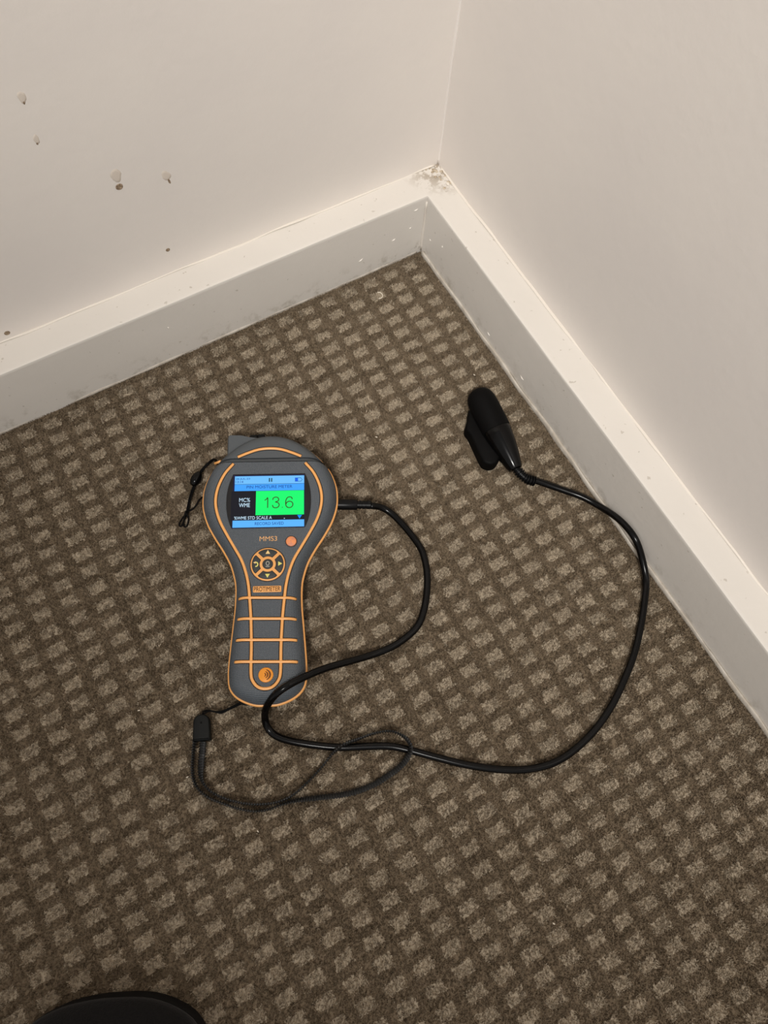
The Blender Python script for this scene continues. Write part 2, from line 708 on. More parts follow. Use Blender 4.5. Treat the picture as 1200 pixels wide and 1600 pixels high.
V = [(-ROOM, -ROOM, FLOOR_Z), (BT, -ROOM, FLOOR_Z), (BT, BT, FLOOR_Z), (-ROOM, BT, FLOOR_Z)]
V += [(x, y, FLOOR_Z - 0.05) for x, y, z in V]
floor = mesh('floor', V, [(0, 1, 2, 3), (7, 6, 5, 4), (0, 4, 5, 1), (1, 5, 6, 2), (2, 6, 7, 3), (3, 7, 4, 0)], carpet_base_mat())
floor['kind'] = 'structure'
floor['label'] = 'brown patterned carpeted floor'


def value_noise(x, y, scale, seed):
    r = np.random.default_rng(seed)
    G = r.random((256, 256))
    u, v = x * scale, y * scale
    i, j = np.floor(u).astype(int), np.floor(v).astype(int)
    fu, fv = u - i, v - j
    fu, fv = fu * fu * (3 - 2 * fu), fv * fv * (3 - 2 * fv)
    g = lambda a, b: G[a % 256, b % 256]
    return (g(i, j) * (1 - fu) + g(i + 1, j) * fu) * (1 - fv) + (g(i, j + 1) * (1 - fu) + g(i + 1, j + 1) * fu) * fv


def carpet_pile():
    n = 900000
    # denser where the photograph looks, thinning out around it
    x = np.where(rng.random(n) < 0.90, rng.uniform(-0.62, -0.0004, n), rng.uniform(-0.85, -0.0004, n))
    y = np.where(rng.random(n) < 0.90, rng.uniform(-0.70, -0.0004, n), rng.uniform(-0.95, -0.0004, n))
    u, v = (x - OX) / PX, (y - OY) / PY
    iu, iv = np.round(u).astype(int), np.round(v).astype(int)
    R = rng.random((128, 128, 6))
    h = R[iu % 128, iv % 128]
    du = u - iu - (h[:, 0] - 0.5) * 0.06
    dv = v - iv - (h[:, 1] - 0.5) * 0.10
    edge = (value_noise(x, y, 520, 3) - 0.5) * 0.15 + rng.normal(0, 0.016, n)
    a = 0.300 + (h[:, 2] - 0.5) * 0.09
    b = 0.235 + (h[:, 3] - 0.5) * 0.09 + 0.10 * np.minimum(1, np.abs(du) / 0.3) ** 2 \
        + 0.05 * np.sign(du * dv) * (h[:, 4] - 0.3)
    light = (np.abs(du) + edge < a) & (np.abs(dv) + edge * 1.2 < b)
    f = value_noise(x, y, 150, 5) * 0.55 + value_noise(x, y, 420, 6) * 0.45
    f = np.clip((f - 0.30) / 0.36, 0, 1)
    f = f * 0.8 + 0.2 * (np.abs(dv) < 0.26)
    cl, cm, cd = (np.array(c[:3]) for c in (C_LIGHT, C_MID, C_DARK))
    col = cd + (cm - cd) * f[:, None]
    lt = cl * (0.92 + 0.16 * h[:, 5:6])
    lt = lt + (cm - lt) * np.clip((value_noise(x, y, 330, 9) - 0.62) * 2.2, 0, 0.55)[:, None]
    col = np.where(light[:, None], lt, col)
    # strip against the boards: the pattern fades into the brown field tone
    dw = np.minimum(-x, -y)
    fade = np.clip(1 - dw / 0.022, 0, 1)[:, None] * 0.55
    col = col + ((cd * 0.55 + cm * 0.45) - col) * fade
    br_ = np.exp(rng.normal(0, 0.10, n))
    br_ *= np.where(rng.random(n) < 0.04, 0.7, 1.0)
    col = np.clip(col * br_[:, None], 0, 1)
    # one tapered blade per tuft
    ang = rng.uniform(0, 2 * PI, n)
    lean = rng.uniform(0.0004, 0.0013, n)
    la = rng.uniform(0, 2 * PI, n)
    hgt = rng.uniform(0.0009, 0.0019, n) + 0.0004 * light
    wdt = rng.uniform(0.00024, 0.00042, n)
    zb = np.full(n, FLOOR_Z)
    tipx = np.clip(x + np.cos(la) * lean, None, -0.0001)
    tipy = np.clip(y + np.sin(la) * lean, None, -0.0001)
    A = np.stack([x - np.cos(ang) * wdt, y - np.sin(ang) * wdt, zb], 1)
    B = np.stack([x + np.cos(ang) * wdt, y + np.sin(ang) * wdt, zb], 1)
    Cc = np.stack([tipx + np.cos(ang) * wdt * 0.55, tipy + np.sin(ang) * wdt * 0.55, zb + hgt], 1)
    D = np.stack([tipx - np.cos(ang) * wdt * 0.55, tipy - np.sin(ang) * wdt * 0.55, zb + hgt * 0.93], 1)
    co = np.stack([A, B, Cc, D], 1).reshape(-1, 3)
    me = bpy.data.meshes.new('carpet_pile')
    me.vertices.add(n * 4)
    me.vertices.foreach_set('co', co.astype(np.float32).ravel())
    me.loops.add(n * 4)
    me.loops.foreach_set('vertex_index', np.arange(n * 4, dtype=np.int32))
    me.polygons.add(n)
    me.polygons.foreach_set('loop_start', np.arange(0, n * 4, 4, dtype=np.int32))
    me.update(calc_edges=True)
    at = me.attributes.new('wool', 'FLOAT_COLOR', 'FACE')
    at.data.foreach_set('color', np.c_[col, np.ones(n)].astype(np.float32).ravel())
    me.materials.append(fibre_mat())
    o = link(bpy.data.objects.new('carpet_pile', me))
    tag(o, 'short brown carpet pile woven with rows of pale taupe patches', 'carpet', kind='stuff')
    return o


carpet_pile()

# ------------------------------------------------------------------ moisture meter
M_body = bpy.data.materials.new('charcoal_textured_plastic')
M_body.use_nodes = True
_nt = M_body.node_tree
_p = _nt.nodes['Principled BSDF']
_p.inputs['Base Color'].default_value = rgb(86, 92, 98)
_p.inputs['Roughness'].default_value = 0.48
_p.inputs['Specular IOR Level'].default_value = 0.5
_tc = _nt.nodes.new('ShaderNodeTexCoord')
_w = []
for _ax in ('X', 'Y'):
    _q = _nt.nodes.new('ShaderNodeTexWave')
    _q.bands_direction = _ax
    _q.inputs['Scale'].default_value = 290
    _q.inputs['Distortion'].default_value = 1.2
    _q.inputs['Detail'].default_value = 1
    _q.inputs['Detail Scale'].default_value = 1.5
    _nt.links.new(_tc.outputs['Object'], _q.inputs['Vector'])
    _w.append(_q)
_mm = _nt.nodes.new('ShaderNodeMath')
_mm.operation = 'MULTIPLY'
_nt.links.new(_w[0].outputs['Fac'], _mm.inputs[0])
_nt.links.new(_w[1].outputs['Fac'], _mm.inputs[1])
_b = _nt.nodes.new('ShaderNodeBump')
_b.inputs['Strength'].default_value = 0.9
_b.inputs['Distance'].default_value = 0.0004
_nt.links.new(_mm.outputs[0], _b.inputs['Height'])
_nt.links.new(_b.outputs[0], _p.inputs['Normal'])

M_lower = mat('black_plastic_shell', rgb(40, 41, 42), 0.55)
M_neck = mat('dark_grey_neck', rgb(62, 66, 69), 0.55)
M_cap = mat('charcoal_cap_plastic', rgb(79, 84, 88), 0.5, bump=(900, 0.25, 0.0003))
M_orange = mat('orange_rubber_trim', rgb(240, 172, 100), 0.30, 0.5, bump=(700, 0.15, 0.0002))
M_seat = mat('dark_trim_groove', rgb(48, 38, 34), 0.7)
M_btn = mat('dark_button_rubber', rgb(52, 55, 56), 0.55)
M_power = mat('peach_power_button', rgb(238, 148, 92), 0.4, noise_col=(rgb(214, 140, 108), 260, 0.45, 0.6))
M_sym_cream = mat('cream_print', rgb(240, 206, 140), 0.6)
M_sym_green = mat('yellow_green_print', rgb(222, 214, 118), 0.6)
M_sym_grey = mat('grey_print', rgb(168, 165, 155), 0.6)
M_print = mat('tan_lettering', rgb(226, 172, 116), 0.6)
M_badge_txt = mat('brown_black_lettering', rgb(62, 36, 14), 0.7)
M_logo = mat('amber_logo', rgb(236, 150, 44), 0.35, 0.5)
M_logo_dark = mat('dark_amber_swoosh', rgb(112, 62, 16), 0.5)
M_black = mat('satin_black_plastic', rgb(9, 9, 10), 0.34, 0.18)
M_gloss = mat('gloss_black_cable', rgb(8, 7, 7), 0.18, 0.20)
M_matte = mat('matte_black_rubber', rgb(9, 8, 8), 0.6, 0.09)
M_glass = mat('black_display_glass', rgb(10, 10, 14), 0.12, 0.5)

meter = empty('moisture_meter', (-0.29908, -0.29363, 0.0), math.radians(62.33 - 90))
tag(meter, 'charcoal and orange handheld moisture meter with a lit screen lying on the carpet', 'moisture meter')

half = [(0, 0), (7, .2), (14.6, 2.6), (21, 6.5), (25, 12), (26.1, 19), (26.1, 27), (25.2, 40), (24.1, 54), (23, 68), (23, 82.7),
        (24.7, 92), (27.7, 101), (33, 111), (39.3, 121), (45.2, 132), (48.7, 143), (49.5, 152), (48.6, 161), (45.5, 170.5),
        (41.5, 177.5), (36.5, 184), (29.9, 190.3), (21.3, 196.7), (11, 201.2), (0, 202.8)]
full = half + [(-x, y) for x, y in half[-2:0:-1]]
OUT = resample(catmull(np.array(full) * 1e-3, 10, True), n=220, closed=True)
PD = np.array([0, 0.8, 2.0, 3.6, 5.6, 8.0, 10.0]) * 1e-3
PZ = np.array([19.6, 22.4, 25.4, 27.9, 29.7, 30.7, 31.0]) * 1e-3


def surf_z(pts):
    pts = np.atleast_2d(pts)[:, :2]
    A = OUT
    B = np.roll(OUT, -1, 0)
    d = pts[:, None] - A[None]
    e = (B - A)[None]
    t = np.clip((d * e).sum(-1) / (e * e).sum(-1), 0, 1)
    dist = np.linalg.norm(d - e * t[..., None], axis=-1).min(1)
    return np.interp(dist, PD, PZ)


def shell(name, rings_dz, ycut0, ycut1, material):
    rings = [ring(offset_poly(OUT, d), z) for d, z in rings_dz]
    V, F = loft(rings)
    bm = bmesh.new()
    vv = [bm.verts.new(v) for v in V]
    for f in F:
        bm.faces.new([vv[i] for i in f])
    for yc, no in ((ycut0, (0, -1, 0)), (ycut1, (0, 1, 0))):
        if yc is None:
            continue
        bmesh.ops.bisect_plane(bm, geom=bm.verts[:] + bm.edges[:] + bm.faces[:], plane_co=(0, yc, 0), plane_no=no,
                               clear_outer=True)
        ed = [e for e in bm.edges if e.is_boundary]
        bmesh.ops.holes_fill(bm, edges=ed, sides=0)
    o = from_bm(name, bm, material, meter, True)
    smooth_angle(o, 32)
    return o


upper_rings = [(0.0004, 0.0168)] + [(d, z) for d, z in zip(PD, PZ)]
lower_rings = [(0.0062, 0.0002), (0.0030, 0.0022), (0.0014, 0.0060), (0.0006, 0.0125), (0.0004, 0.0168)]
shell('front_housing', upper_rings, None, 0.1763, M_body)
shell('rear_housing', lower_rings, None, 0.1763, M_lower)
neck = [(0.0020, 0.0030), (0.0014, 0.0150)] + [(d + 0.0009, z - 0.0006) for d, z in zip(PD, PZ)]
shell('neck_ring', neck, 0.1770, 0.1791, M_neck)
shell('neck_core', [(d + 0.002 if k else d + 0.003, z - 0.002) for k, (d, z) in enumerate([(0.002, 0.006)] + list(zip(PD, PZ)))], 0.1750, 0.1810, M_lower)
cap = shell('end_cap', [(0.0062, 0.0004), (0.0030, 0.0022), (0.0012, 0.0070), (0.0004, 0.0160)] + [(d, z - 0.0002) for d, z in zip(PD, PZ)],
            0.1798, None, M_cap)

# squared nose on the cap, with the small black hinge lugs beside it
nose_outline = [(-0.0332, 0.1860), (-0.0335, 0.2005), (-0.0330, 0.2030), (-0.0312, 0.2040), (-0.0225, 0.2038), (-0.0160, 0.2022), (-0.0080, 0.2010),
                (-0.0080, 0.1900), (-0.0250, 0.1830)]
N_ = resample(np.array(nose_outline)[::-1], n=60, closed=True)
rings = [ring(offset_poly(N_, 0.0020), 0.003), ring(N_, 0.007), ring(N_, 0.0170)]
rings += [ring(offset_poly(N_, 0.0004), 0.0215), ring(offset_poly(N_, 0.0010), 0.0236), ring(offset_poly(N_, 0.0016), 0.0243)]
V, F = loft(rings)
smooth_angle(mesh('cap_nose', V, F, M_cap, cap), 35)
for (lx_, ly_, r_) in ((-0.0135, 0.2030, 0.0022), (-0.0078, 0.2032, 0.0024)):
    V, F = lathe([(r_ * 0.7, -0.0030), (r_, -0.0022), (r_, 0.0022), (r_ * 0.7, 0.0030)], 16)
    V = orient(V, (lx_, ly_, 0.0190), (1, 0.1, 0))
    mesh('hinge_lug', V, F, M_black, cap, True)
V, F = sweep(catmull([(-0.0165, 0.2020, 0.018), (-0.0130, 0.2040, 0.0188), (-0.0090, 0.2044, 0.0188), (-0.0052, 0.2024, 0.018)], 6), 0.0008, 0.0008, 8)
mesh('hinge_pin', V, F, M_black, cap, True)


# orange rim around the joint of both shells
def rim(name, mask, parent, hw=0.0014, hh=0.0013):
    idx = np.where(mask)[0]
    # roll so that the run is contiguous
    br_ = np.where(np.diff(idx) > 1)[0]
    if len(br_):
        idx = np.r_[idx[br_[0] + 1:], idx[:br_[0] + 1]]
    P = ring(offset_poly(OUT, 0.0002)[idx], 0.0172)
    V, F = sweep(P, hw, hh, 10)
    return mesh(name, V, F, M_orange, parent, True)


rim('rim_band', OUT[:, 1] < 0.1762, meter)
rim('rim_band', (OUT[:, 1] > 0.1800) & (OUT[:, 0] > 0.0010), cap, 0.0011)
# short orange tab on the left of the cap where the tether leaves
V, F = sweep([(-0.0425, 0.1812, 0.0195), (-0.0395, 0.1812, 0.0215), (-0.0375, 0.1812, 0.0232)], 0.0010, 0.0009, 10)
mesh('rim_tab', V, F, M_orange, cap, True)


def trim(name, pts, parent, hw=0.00105, seat=True, n=8, step=0.0012):
    P = resample(catmull(np.array(pts) * 1e-3, n), step=step)
    z = surf_z(P)
    P3 = np.c_[P, z]
    V, F = sweep(P3 + np.array([0, 0, 0.00015]), hw, 0.00055, 8)
    o = mesh(name, V, F, M_orange, parent, True)
    if seat:
        V, F = sweep(P3 + np.array([0, 0, 0.00005]), hw + 0.0005, 0.00018, 6)
        mesh('trim_groove', V, F, M_seat, o, True)
    return o


trackR = [(26.6, 175.2), (32.8, 167), (37, 157), (38.6, 147.4), (37.7, 138.4), (34.6, 129), (29.5, 119.2), (23.9, 109.4), (18.6, 99.8),
          (15.4, 91), (13.3, 82), (12.2, 72.8), (11.0, 59.6), (10.5, 50.6), (10.0, 37), (9.85, 19.5), (8.3, 13.8), (4.7, 10.0), (0, 8.9)]
trackL = [(-x, y) for x, y in trackR[-2::-1]]
trim('contour_trim', trackR + trackL, meter)
arc = [(-24.1, 178.9), (-16.7, 183.7), (-8.4, 186.6), (0, 187.5), (8.4, 186.6), (16.7, 183.7), (24.1, 178.9)]
# the arc stands on the cap
trim('contour_trim', [(-23.6, 180.6)] + arc[1:-1] + [(23.6, 180.6)], cap)
for y0_, y1_, hx in ((72.1, 71.0, 20.0), (57.2, 56.1, 20.2), (42.4, 41.3, 20.7), (27.5, 26.3, 21.2)):
    P = np.array([(-hx + 2 * hx * k / 40, y0_ + (y1_ - y0_) * k / 40) for k in range(41)]) * 1e-3
    P3 = np.c_[P, surf_z(P)]
    V, F = sweep(P3 + np.array([0, 0, 0.0002]), 0.00098, 0.00058, 8)
    o = mesh('grip_bar', V, F, M_orange, meter, True)
    V, F = sweep(P3 + np.array([0, 0, 0.00005]), 0.00142, 0.00018, 6)
    mesh('bar_groove', V, F, M_seat, o, True)

# ---- display
ZF = 0.0310
bez = []
for k in range(15):
    t = -1 + 2 * k / 14
    bez.append((26.4 + 4.4 * (1 - abs(t) ** 2.2), 145.0 + 21.4 * t))
bezp = bez + [(-x, y) for x, y in bez[::-1]]
display = prism('display', np.array(bezp) * 1e-3, ZF - 0.0004, ZF + 0.0005, M_glass, meter, 0.0003)
ZL = ZF + 0.0005


def LX(p):
    return (-25.2 + (p - 135) * 51.0 / 868) * 1e-3


def LY(p):
    return (164.5 - (p - 155) * 40.5 / 640) * 1e-3


M_lcd_top = emis('lcd_sky_blue', rgb(112, 192, 255))
M_lcd_title = emis('lcd_mid_blue', rgb(66, 164, 255))
M_lcd_bot = emis('lcd_pale_blue', rgb(92, 182, 255))
M_lcd_green = emis('lcd_green', rgb(14, 250, 112))
M_lcd_white = emis('lcd_white', rgb(205, 235, 255))
M_lcd_navy = emis('lcd_navy', rgb(12, 60, 150))
M_lcd_ink = emis('lcd_dark_ink', rgb(24, 70, 84))
M_lcd_blk = emis('lcd_black', rgb(12, 14, 24))
M_lcd_cyan = emis('lcd_cyan', rgb(0, 150, 255))
M_lcd_olive = emis('lcd_olive_digits', rgb(52, 78, 18))


def pane(name, x0, x1, y0, y1, z, material, parent=display):
    return prism(name, [(LX(x0), LY(y1)), (LX(x1), LY(y1)), (LX(x1), LY(y0)), (LX(x0), LY(y0))], z, z + 0.00006, material, parent,
                 0.00001, False)


pane('lcd_frame', 118, 1010, 140, 802, ZL, emis('lcd_edge_glow', rgb(14, 18, 62)))
pane('status_bar', 137, 1003, 155, 255, ZL + 0.0001, M_lcd_top)
pane('title_bar', 137, 1003, 259, 342, ZL + 0.0001, M_lcd_title)
pane('unit_panel', 100, 405, 344, 704, ZL + 0.0001, M_lcd_blk)
pane('unit_panel', 405, 1003, 648, 704, ZL + 0.0001, M_lcd_blk)
pane('reading_panel', 405, 1001, 346, 648, ZL + 0.0002, M_lcd_green)
pane('message_bar', 127, 1003, 709, 795, ZL + 0.0001, M_lcd_bot)
ZT = ZL + 0.0003


def lt(body, x0, x1, y0, y1, material, bold=0.0, name='screen_text'):
    return text_mesh(name, body, LX(x0), LX(x1), LY(y1), LY(y0), ZT, material, display, bold=bold)


lt('26-JUL-23', 150, 325, 178, 206, M_lcd_navy, 0.0)
lt('13:14', 150, 242, 214, 241, M_lcd_navy, 0.0)
pane('pause_mark', 561, 576, 184, 232, ZT, M_lcd_ink)
pane('pause_mark', 589, 604, 184, 232, ZT, M_lcd_ink)
pane('battery_fill', 892, 926, 188, 230, ZT, emis('lcd_battery_blue', rgb(10, 96, 235)))
V_, F_ = sweep([(LX(x), LY(y), ZT) for x, y in ((890, 187), (962, 187), (980, 209), (962, 231), (890, 231))], 0.00018, 0.00005, 4, closed=True)
mesh('battery_outline', V_, F_, M_lcd_navy, display)
lt('PIN MOISTURE METER', 287, 855, 276, 313, M_lcd_navy, 0.0)
lt('MC%', 200, 334, 432, 481, M_lcd_white, 0.0)
lt('WME', 199, 333, 497, 546, M_lcd_white, 0.0)


def digit(pts, smooth=True):
    P = np.array([(LX(a), LY(b), ZT + 0.00004) for a, b in pts])
    P = resample(catmull(P, 8), step=0.0002) if smooth else P
    V_, F_ = sweep(P, 0.00036, 0.00006, 6)
    mesh('reading_digit', V_, F_, M_lcd_olive, display)


digit([(514, 466), (536, 452), (551, 428), (552, 440), (552, 520), (552, 560)], False)
digit([(614, 462), (620, 440), (644, 428), (672, 432), (687, 452), (680, 476), (648, 488), (682, 500), (694, 526), (680, 552), (650, 561), (622, 552), (611, 526)])
digit([(729, 556), (738, 556)], False)
digit([(856, 456), (846, 434), (822, 427), (796, 436), (778, 466), (774, 506), (782, 542), (806, 560), (838, 558), (860, 536), (860, 506), (840, 486), (810, 484), (786, 500), (777, 520)])
lt('%WME STD SCALE A', 146, 606, 661, 699, M_lcd_white, 0.0)
pane('screen_dot', 755, 765, 688, 698, ZT, M_lcd_white)
prism('down_marker', [(LX(918), LY(655)), (LX(946), LY(700)), (LX(976), LY(655))], ZT, ZT + 0.00006, M_lcd_cyan, display, 0.00001, False)
lt('RECORD SAVED', 400, 752, 735, 770, M_lcd_navy, 0.0)

# ---- lettering, keypad, badge, emblem
text_mesh('model_lettering', 'MMS3', -0.0061, 0.0064, 0.1135, 0.1171, ZF, M_print, meter, 0.00012, 0.0)
power = prism('power_button', circle(0.0165, 0.1128, 0.0037), ZF - 0.0003, ZF + 0.0012, M_power, meter, 0.0005)
prism('button_well', circle(0.0165, 0.1128, 0.0043), ZF - 0.0003, ZF + 0.00012, M_seat, power, 0.00005)

NX, NY = 0.0001, 0.0959
pad = prism('keypad', circle(NX, NY, 0.0122, 64), ZF - 0.0003, ZF + 0.0008, M_orange, meter, 0.0005)
prism('button_well', circle(NX, NY, 0.0128, 64), ZF - 0.0003, ZF + 0.00012, M_seat, pad, 0.00005)


def sector(ri, ro, gap, a0, grow=0.0):
    pts = []
    ri, ro, gap = ri - grow, ro + grow, gap - grow
    hi = PI / 4 - math.asin(gap / ri)
    ho = PI / 4 - math.asin(gap / ro)
    for k in range(13):
        t = a0 + ho * (-1 + 2 * k / 12)
        rr = ro if 0 < k < 12 else ro - 0.0004
        pts.append((NX + rr * math.cos(t), NY + rr * math.sin(t)))
    for k in range(9):
        t = a0 + hi * (1 - 2 * k / 8)
        pts.append((NX + ri * math.cos(t), NY + ri * math.sin(t)))
    return np.array(pts)


ZB = ZF + 0.0014
for a0, sym in ((PI / 2, 'up'), (0, 'right'), (-PI / 2, 'down'), (PI, 'back')):
    prism('button_well', sector(0.0060, 0.0109, 0.0014, a0, 0.0003), ZF, ZF + 0.00085, M_seat, pad, 0.00002)
    b_ = prism('arrow_button', sector(0.0060, 0.0109, 0.0014, a0), ZF, ZB, M_btn, meter, 0.0003)
    cx_, cy_ = NX + 0.0084 * math.cos(a0), NY + 0.0084 * math.sin(a0)
    if sym == 'back':
        A_ = [(0.0013 * math.cos(t), 0.0015 * math.sin(t)) for t in np.linspace(2.2, -1.9, 14)]
        V_, F_ = sweep([(cx_ + 0.0002 + x, cy_ - 0.0002 + y, ZB) for x, y in A_], 0.00042, 0.00008, 6)
        mesh('return_mark', V_, F_, M_sym_green, b_)
        prism('return_head', [(cx_ - 0.0018, cy_ + 0.0012), (cx_ + 0.0001, cy_ + 0.0020), (cx_ - 0.0002, cy_ + 0.0002)], ZB, ZB + 0.0001,
              M_sym_cream, b_, 0.00002, False)
    else:
        P = [(math.cos(t) * 0.0019, math.sin(t) * 0.0019) for t in (a0, a0 + 2 * PI / 3, a0 - 2 * PI / 3)]
        prism('arrow_mark', [(cx_ + x, cy_ + y) for x, y in P], ZB - 0.0001, ZB + 0.0001, M_sym_cream if sym == 'up' else M_sym_green,
              b_, 0.00002, False)
prism('button_well', circle(NX, NY, 0.0038), ZF, ZF + 0.00085, M_seat, pad, 0.00002)
ok = prism('select_button', circle(NX, NY, 0.0034), ZF, ZB, M_btn, meter, 0.0003)
V_, F_ = sweep([(NX + 0.0011 * math.cos(t), NY + 0.0004 + 0.0014 * math.sin(t), ZB) for t in np.linspace(0, 2 * PI, 20, endpoint=False)],
               0.00028, 0.00008, 6, closed=True)
mesh('ring_mark', V_, F_, M_sym_grey, ok)
prism('bar_mark', rrect(NX - 0.0014, NX + 0.0014, NY - 0.0022, NY - 0.0017, 0.0002), ZB - 0.0001, ZB + 0.0001, M_sym_grey, ok, 0.00002, False)

badge = prism('badge', rrect(-0.0099, 0.0098, 0.0755, 0.0800, 0.0007), ZF - 0.0003, ZF + 0.0005, M_orange, meter, 0.0002)
text_mesh('badge_lettering', 'PROTIMETER', -0.0092, 0.0091, 0.0761, 0.0794, ZF + 0.0005, M_badge_txt, badge, 0.0001, 0.0)

emb = prism('emblem', circle(0.0001, 0.0180, 0.0050, 40), ZF - 0.0003, ZF + 0.0007, M_logo, meter, 0.0005)
for cx_, r_, wd in ((-0.0004, 0.0034, 0.00050), (-0.0008, 0.0022, 0.00042), (-0.0012, 0.0012, 0.00036)):
    tt = np.linspace(-1.25, 1.35, 16)
    wv = wd * (0.25 + np.cos(tt * 1.05).clip(0, 1))
    V_, F_ = sweep([(cx_ + r_ * math.cos(t), 0.0180 + r_ * math.sin(t), ZF + 0.0007) for t in tt], wv, 0.00012, 6)
    mesh('swoosh', V_, F_, M_logo_dark, emb, True)

# ---- cap tether with its bead, on the left side of the head
teth = np.array([(-41.5, 181.5, 18), (-44.5, 188.6, 12), (-49.2, 188.9, 6), (-53.0, 185.9, 4.5), (-56.0, 181.9, 4), (-58.9, 174.9, 4), (-61.0, 169.2, 3.5),
                 (-63.0, 162.3, 3), (-64.5, 153.7, 2.5), (-65.3, 147.7, 2.5), (-68.2, 143.6, 2), (-70.2, 139.0, 2), (-68.4, 137.2, 2),
                 (-66.6, 142.5, 2), (-65.1, 147.0, 4.0)]) * 1e-3
teth2 = np.array([(-65.1, 147.5, 4.0), (-63.3, 143.0, 2.2), (-64.5, 137.0, 2.0), (-66.9, 138.2, 2.2), (-66.0, 145.0, 3.4), (-64.9, 148.6, 4.6), (-61.9, 149.8, 3), (-58.2, 153.2, 3.5),
                  (-54.8, 157.0, 7), (-49.0, 159.0, 11)]) * 1e-3
P = resample(catmull(teth, 8), step=0.001)
rr = np.full(len(P), 0.00065)
V, F = sweep(P, rr, 0.00055, 8)
tether = mesh('cap_tether', V, F, M_matte, meter, True)
# doubled strand above the bead
P2 = P + np.array([0.0011, -0.0004, 0.0])
k0 = np.argmin(np.linalg.norm(P - teth[10], axis=1))
V, F = sweep(P2[:k0], 0.0006, 0.00055, 8)
mesh('tether_strand', V, F, M_matte, tether, True)
V, F = sweep(resample(catmull(teth2, 8), step=0.001), 0.00065, 0.0006, 8)
mesh('tether_strand', V, F, M_matte, tether, True)
V, F = lathe([(0.0009, -0.0062), (0.0024, -0.0054), (0.0037, -0.0028), (0.0041, 0.0), (0.0037, 0.0028), (0.0024, 0.0054), (0.0009, 0.0062)], 20)
V = orient(V, (-0.0588, 0.1755, 0.0042), (0.0030, 0.0062, 0.0))
mesh('toggle_bead', V, F, M_gloss, tether, True)
V, F = lathe([(0.0028, 0.0), (0.0030, 0.0006), (0.0026, 0.0022), (0.0016, 0.0030)], 14)
V = orient(V, (-0.0480, 0.1575, 0.0115), (-1, -0.2, 0))
mesh('tether_lug', V, F, M_black, meter, True)
# strap bar at the foot
V, F = sweep([(-0.0200, 0.0060, 0.0085), (-0.0190, 0.0035, 0.0085), (-0.0160, 0.0022, 0.0085), (-0.0130, 0.0026, 0.0085)], 0.0009, 0.0009, 8)
mesh('strap_bar', V, F, M_black, meter, True)

# ------------------------------------------------------------------ probe, its lead and plug
probe = empty('moisture_probe', (-0.0475, -0.195, 0.0))
tag(probe, 'black plug-in probe with a long looping cable lying beside the right skirting board', 'probe')
PO = np.array([-0.0475, -0.195, 0.0])

# head: matte cap over a glossy tapering handle
A0 = np.array([-0.0425, -0.1642, 0.0170])
B0 = np.array([-0.0487, -0.2255, 0.0105])
ax_ = (B0 - A0) / np.linalg.norm(B0 - A0)
L_ = np.linalg.norm(B0 - A0)
cap_prof = [(0.0004, -0.0110), (0.0042, -0.0104), (0.0078, -0.0084), (0.0102, -0.0052), (0.0115, -0.0008), (0.0119, 0.006), (0.0120, 0.016), (0.0120, 0.0265),
            (0.0117, 0.0268)]
V, F = lathe(cap_prof, 32)
V = orient(V, A0 - PO, ax_)
smooth_angle(mesh('probe_cap', V, F, M_matte, probe), 40)
hand_prof = [(0.0112, 0.0262), (0.0117, 0.0272), (0.0114, 0.0320), (0.0104, 0.0400), (0.0088, 0.0490), (0.0072, 0.0555), (0.0060, L_ - 0.0012), (0.0054, L_),
             (0.0030, L_ + 0.0004)]
V, F = lathe(hand_prof, 32)
V = orient(V, A0 - PO, ax_)
handle = smooth_angle(mesh('probe_handle', V, F, M_gloss, probe), 50)
# raised mould line down the handle
ray = Vector((-0.62, -0.1, 0.78))
ray = (ray - Vector(ax_) * ray.dot(Vector(ax_))).normalized()
zs_ = np.linspace(0.040, L_ - 0.002, 20)
rs_ = np.interp(zs_, [p[1] for p in hand_prof], [p[0] for p in hand_prof])
# wing: the flat clip body under the head
slab = [(-0.0530, -0.1640), (-0.0575, -0.1690), (-0.0640, -0.1752), (-0.0654, -0.1790), (-0.0652, -0.1840), (-0.0686, -0.2060), (-0.0676, -0.2108), (-0.0645, -0.2138), (-0.0602, -0.2144), (-0.0560, -0.2126),
        (-0.0500, -0.2080), (-0.0440, -0.1960), (-0.0400, -0.1800), (-0.0420, -0.1670)]
S_ = resample(catmull(np.array(slab) - PO[:2], 6, True), n=72, closed=True)
ar = 0.5 * np.sum(S_[:, 0] * np.roll(S_[:, 1], -1) - np.roll(S_[:, 0], -1) * S_[:, 1])
if ar < 0:
    S_ = S_[::-1]
V, F = loft([ring(offset_poly(S_, 0.0014), 0.0002), ring(S_, 0.0016), ring(S_, 0.0118), ring(offset_poly(S_, 0.0006), 0.0132),
             ring(offset_poly(S_, 0.0020), 0.0140)])
smooth_angle(mesh('probe_wing', V, F, M_matte, probe), 40)

